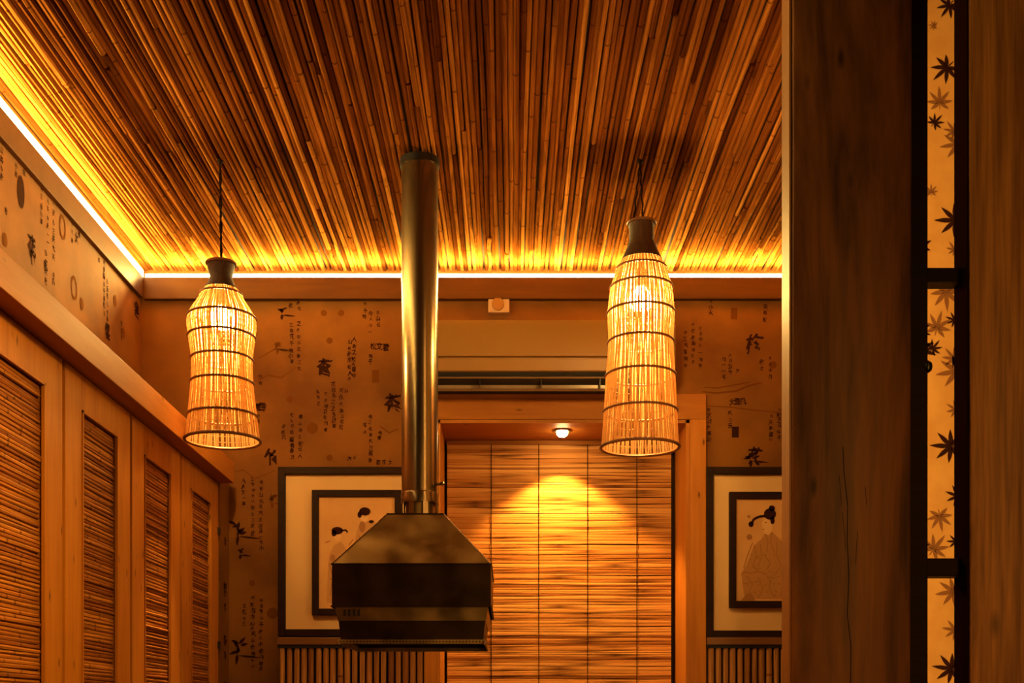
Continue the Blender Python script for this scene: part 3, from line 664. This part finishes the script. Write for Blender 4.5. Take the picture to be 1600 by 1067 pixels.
# ------------------------------------------------------------------ woven pendant lamps
def lamp(label, cx, cy, rings, neck, bulb_y, cord_top, lean, two_cords):
    Yl = cy; k = Yl/F
    def z_(py): return EYE+(VY-py)*k
    base = thing('pendant_lamp', label, 'lamp', (cx, cy, z_(rings[-1][0])), 'woven bamboo pendant lamps')
    zt, zb = z_(neck[0][0]), z_(rings[-1][0])
    def cxat(z): return cx+lean*(z-zb)/(zt-zb)
    # hoops
    for py, w in rings:
        z = z_(py); r = w*k/2; b = MB(); b.torus((cxat(z), cy, z), r-.001, .0034 if py != rings[-1][0] else .0045, 44, 8); build(b, 'hoop', M_hoop, base, True)
    # profile through neck bottom and rings
    pr = [(z_(py), w*k/2) for py, w in neck[-1:]+rings]
    def rad(z):
        for i in range(len(pr)-1):
            if pr[i][0] >= z >= pr[i+1][0]:
                z0, r0 = pr[i]; z1, r1 = pr[i+1]; t = (z0-z)/(z0-z1)
                rp_ = pr[i-1][1] if i > 0 else r0-.010; rn = pr[i+2][1] if i+2 < len(pr) else r1+(r1-r0)
                return .5*((2*r0)+(-rp_+r1)*t+(2*rp_-5*r0+4*r1-rn)*t*t+(-rp_+3*r0-3*r1+rn)*t**3)
        return pr[-1][1]
    # splints: thin vertical slivers bound by the hoops
    b = MB(); n = 92; zs = []
    for i in range(len(pr)-1):
        for q in range(4): zs.append(pr[i][0]+(pr[i+1][0]-pr[i][0])*q/4)
    zs.append(pr[-1][0])
    rr = random.Random(int(cx*1000))
    for j in range(n):
        a0 = 2*PI*j/n+rr.uniform(-.012, .012); vs = []; wob = rr.uniform(0, 6); wf = rr.uniform(.70, .97)
        for z in zs:
            r = rad(z)-.0025; a = a0+.018*math.sin(z*22+wob); hw = PI/n*wf*min(1, .055/max(r, .02)+.25)
            for (rr_, da) in ((r+.0008, -hw), (r+.0008, hw), (r-.0006, hw), (r-.0006, -hw)): vs.append((cxat(z)+rr_*math.cos(a+da), cy+rr_*math.sin(a+da), z))
        K = len(zs); fs = []
        for i in range(K-1):
            for q in range(4): fs.append((i*4+q, i*4+(q+1) % 4, (i+1)*4+(q+1) % 4, (i+1)*4+q))
        b.add(vs, fs)
    # fine weft threads
    for i in range(len(pr)-1):
        for q in (1, 2, 3):
            z = pr[i][0]+(pr[i+1][0]-pr[i][0])*q/4
            b.torus((cxat(z), cy, z), rad(z)-.002, .0007, 40, 4)
    o = build(b, 'splints', M_splint, base); o['kind'] = 'stuff'
    # neck: opaque woven throat
    b = MB(); zn = [z_(py) for py, w in neck]; prof = [(w*k/2, z_(py)) for py, w in neck]
    prof = [(prof[0][0]*.82, prof[0][1]+.002)]+prof
    inner = [(max(r-.004, .004), z) for r, z in reversed(prof)]
    b.lathe([(r, z) for r, z in prof]+inner, (cxat(zt), cy, 0), 32, True)
    build(b, 'neck', M_neck, base, True)
    b = MB(); b.torus((cxat(zt), cy, zn[0]-.002), neck[0][1]*k/2, .004, 32, 8); build(b, 'neck_binding', M_hoop, base, True)
    b = MB(); b.lathe([(.004, 0), (neck[0][1]*k/2*.9, 0), (neck[0][1]*k/2*.9, .004), (.004, .004)], (cxat(zt), cy, zn[0]-.006), 24, True); build(b, 'neck_cap', M_cord, base, True)
    # socket and bulb
    zb_ = z_(bulb_y); xb = cxat(zb_)
    b = MB(); b.lathe([(.006, .085), (.014, .080), (.016, .050), (.013, .030)], (xb, cy, zb_), 20); build(b, 'socket', M_black, base, True)
    b = MB(); b.tube([(cxat(zt), cy, zn[0]-.004), (xb, cy, zb_+.08)], .003, 8); build(b, 'inner_cord', M_cord, base)
    b = MB(); pb = []
    for i in range(11):
        t = i/10; a = PI*t; r = .036*math.sin(a) if t > .35 else None
        if r is None: r = .0125+(.0321-.0125)*(t/.35)**1.2; z = .034-.034*(t/.35)*.75
        else: z = .0085-.052*((1-math.cos(a))/2-.273)
        pb.append((max(r, .001), z))
    b.lathe(pb, (xb, cy, zb_), 24); build(b, 'bulb', M_bulb, base, True)
    # cord
    top = Vector((cord_top, cy, ZC-.002)); bot = Vector((cxat(zt), cy, zn[0]))
    def cordline(x0, x1, ph):
        b = MB(); pts = []
        for i in range(25):
            t = i/24; p = Vector((x0+(x1-x0)*t, cy, top.z+(bot.z-top.z)*t)); amp = .0016*math.sin(PI*t)+.0004
            pts.append(p+Vector((amp*math.sin(i*1.1+ph), amp*math.cos(i*1.1+ph), 0)))
        b.tube(pts, .0026, 7); build(b, 'cord', M_cord, base, True)
    if two_cords: cordline(top.x, bot.x-.022, 0); cordline(top.x+.001, bot.x+.004, 2)
    else: cordline(top.x-.001, bot.x, 0); cordline(top.x+.001, bot.x+.001, PI)
    b = MB(); b.lathe([(.003, .010), (.007, .008), (.008, 0), (.003, -.006)], (top.x, cy, ZC-.004), 18); build(b, 'ceiling_hook', M_cord, base, True)
YL_ = 3.2
lamp('woven bamboo pendant lamp hanging on the left over the cabinet end', xx(348, YL_), YL_,
     [(461, 66), (497, 106), (527, 104), (562, 96), (599, 98), (650, 108), (688, 117)],
     [(411, 44), (420, 41), (433, 34), (445, 42), (453, 54)], 498, xx(344, YL_), xx(345.5, YL_)-xx(348, YL_), False)
lamp('longer woven bamboo pendant lamp hanging in front of the blind, right of the hood', xx(1000, YL_), YL_,
     [(421, 80), (450, 98), (489, 106), (535, 103), (587, 110), (643, 116), (699, 123)],
     [(348, 42), (358, 39), (376, 38), (392, 50), (408, 66)], 468, xx(1000, YL_), xx(1002.5, YL_)-xx(1000, YL_), True)

# ------------------------------------------------------------------ posts and crossbars on the right
YPF = 1.90; TH = .058
scr = thing('partition_screen', 'near dark wooden partition of two thick posts joined by crossbars', 'partition', (.6, YPF, 0))
def post(x0, x1, name, mat, seed):
    rr = random.Random(seed); b = MB(); nz = 60
    # board with slightly wavering arrises and rounded front corners
    prof = [(0, .004), (.004, 0), (1, 0), (1, 0)]
    vs = []; fs = []
    for i in range(nz+1):
        z = ZC*i/nz; w0 = .0012*math.sin(z*3.1+seed)+rr.uniform(-.0003, .0003); w1 = .0012*math.sin(z*2.3+seed*2)+rr.uniform(-.0003, .0003)
        for (x, y) in ((x0+w0, YPF+.005), (x0+w0+.0015, YPF+.0015), (x0+w0+.005, YPF), (x1+w1-.005, YPF), (x1+w1-.0015, YPF+.0015), (x1+w1, YPF+.005), (x1+w1, YPF+TH), (x0+w0, YPF+TH)):
            vs.append((x, y, z))
    n = 8
    for i in range(nz):
        for j in range(n): fs.append((i*n+j, i*n+(j+1) % n, (i+1)*n+(j+1) % n, (i+1)*n+j))
    fs += [tuple(range(n-1, -1, -1)), tuple(range(nz*n, (nz+1)*n))]
    b.add(vs, fs); return build(b, name, mat, scr, True)
p1 = post(xx(1238, YPF), xx(1425, YPF), 'post', M_post, 1)
b = MB(); b.box((xx(1238, YPF)-.0035, YPF+.006, 0), (xx(1238, YPF)-.0005, YPF+TH, ZC)); build(b, 'lit_side_strip', M_postside, scr, label='strip coloured pale for the lit side of the post')  # covers the post's side, its lamplit tone put into the wood colour
b = MB(); b.box((xx(1426, YPF), YPF+.016, 0), (xx(1450, YPF+.016), YPF+.05, ZC), .002); build(b, 'stile_or_shade', M_darkwood, scr)
b = MB(); b.box((xx(1515, YPF)-.0030, YPF+.003, 0), (xx(1515, YPF)-.0012, YPF+TH, ZC)); build(b, 'stile_or_shade', plain('post_side_shade', (.016, .005, .002), 1, spec=0), scr)  # thin sheet over the second post's side, shade put into its dark colour
p2 = post(xx(1515, YPF), xx(1515, YPF)+.24, 'post', M_post2, 3)
# long drying crack in the first post, a real groove line
ck = MB(); pts = [(1317, 698), (1319, 740), (1324, 790), (1323, 840), (1327, 900), (1325, 960), (1329, 1010), (1328, 1080), (1331, 1200)]
pts = [(x+R.uniform(-1, 1), y) for x, y in pts]
for i in range(len(pts)-1):
    for wv in (1.3,):
        a, c = P(*pts[i], YPF-.0004), P(*pts[i+1], YPF-.0004); ck.add([a-RX*wv*.0004, a+RX*wv*.0004, c+RX*wv*.0005, c-RX*wv*.0005], [(0, 1, 2, 3)])
for q in [((1311, 742), (1315, 790)), ((1352, 760), (1354, 790)), ((1316, 800), (1322, 860)), ((1340, 830), (1337, 880))]:
    a, c = P(*q[0], YPF-.0004), P(*q[1], YPF-.0004); ck.add([a-RX*.0003, a+RX*.0003, c+RX*.0003, c-RX*.0003], [(0, 1, 2, 3)])
build(ck, 'crack', M_void, p1)
Yc = YPF+.03
for py0, py1 in ((-50, -30), (418, 440), (872, 900), (1330, 1356), (1790, 1815)):
    b = MB(); b.box((xx(1450, Yc)-.004, Yc, zz(py1, Yc)), (xx(1515, YPF)+.002, Yc+.035, zz(py0, Yc)), .0015); build(b, 'crossbar', M_darkwood, scr)
b = MB(); b.lathe([(.002, -.010), (.007, -.006), (.008, 0), (.007, .006), (.002, .010)], (xx(1449, YPF+.02), YPF+.02, zz(573, YPF+.02)), 14); build(b, 'knob', M_black, scr, True)
for o in bpy.data.objects:
    if o.type == 'MESH' and (o.name.split('.')[0].endswith('_print') or o.name == 'crack'): o['kind'] = 'stuff'
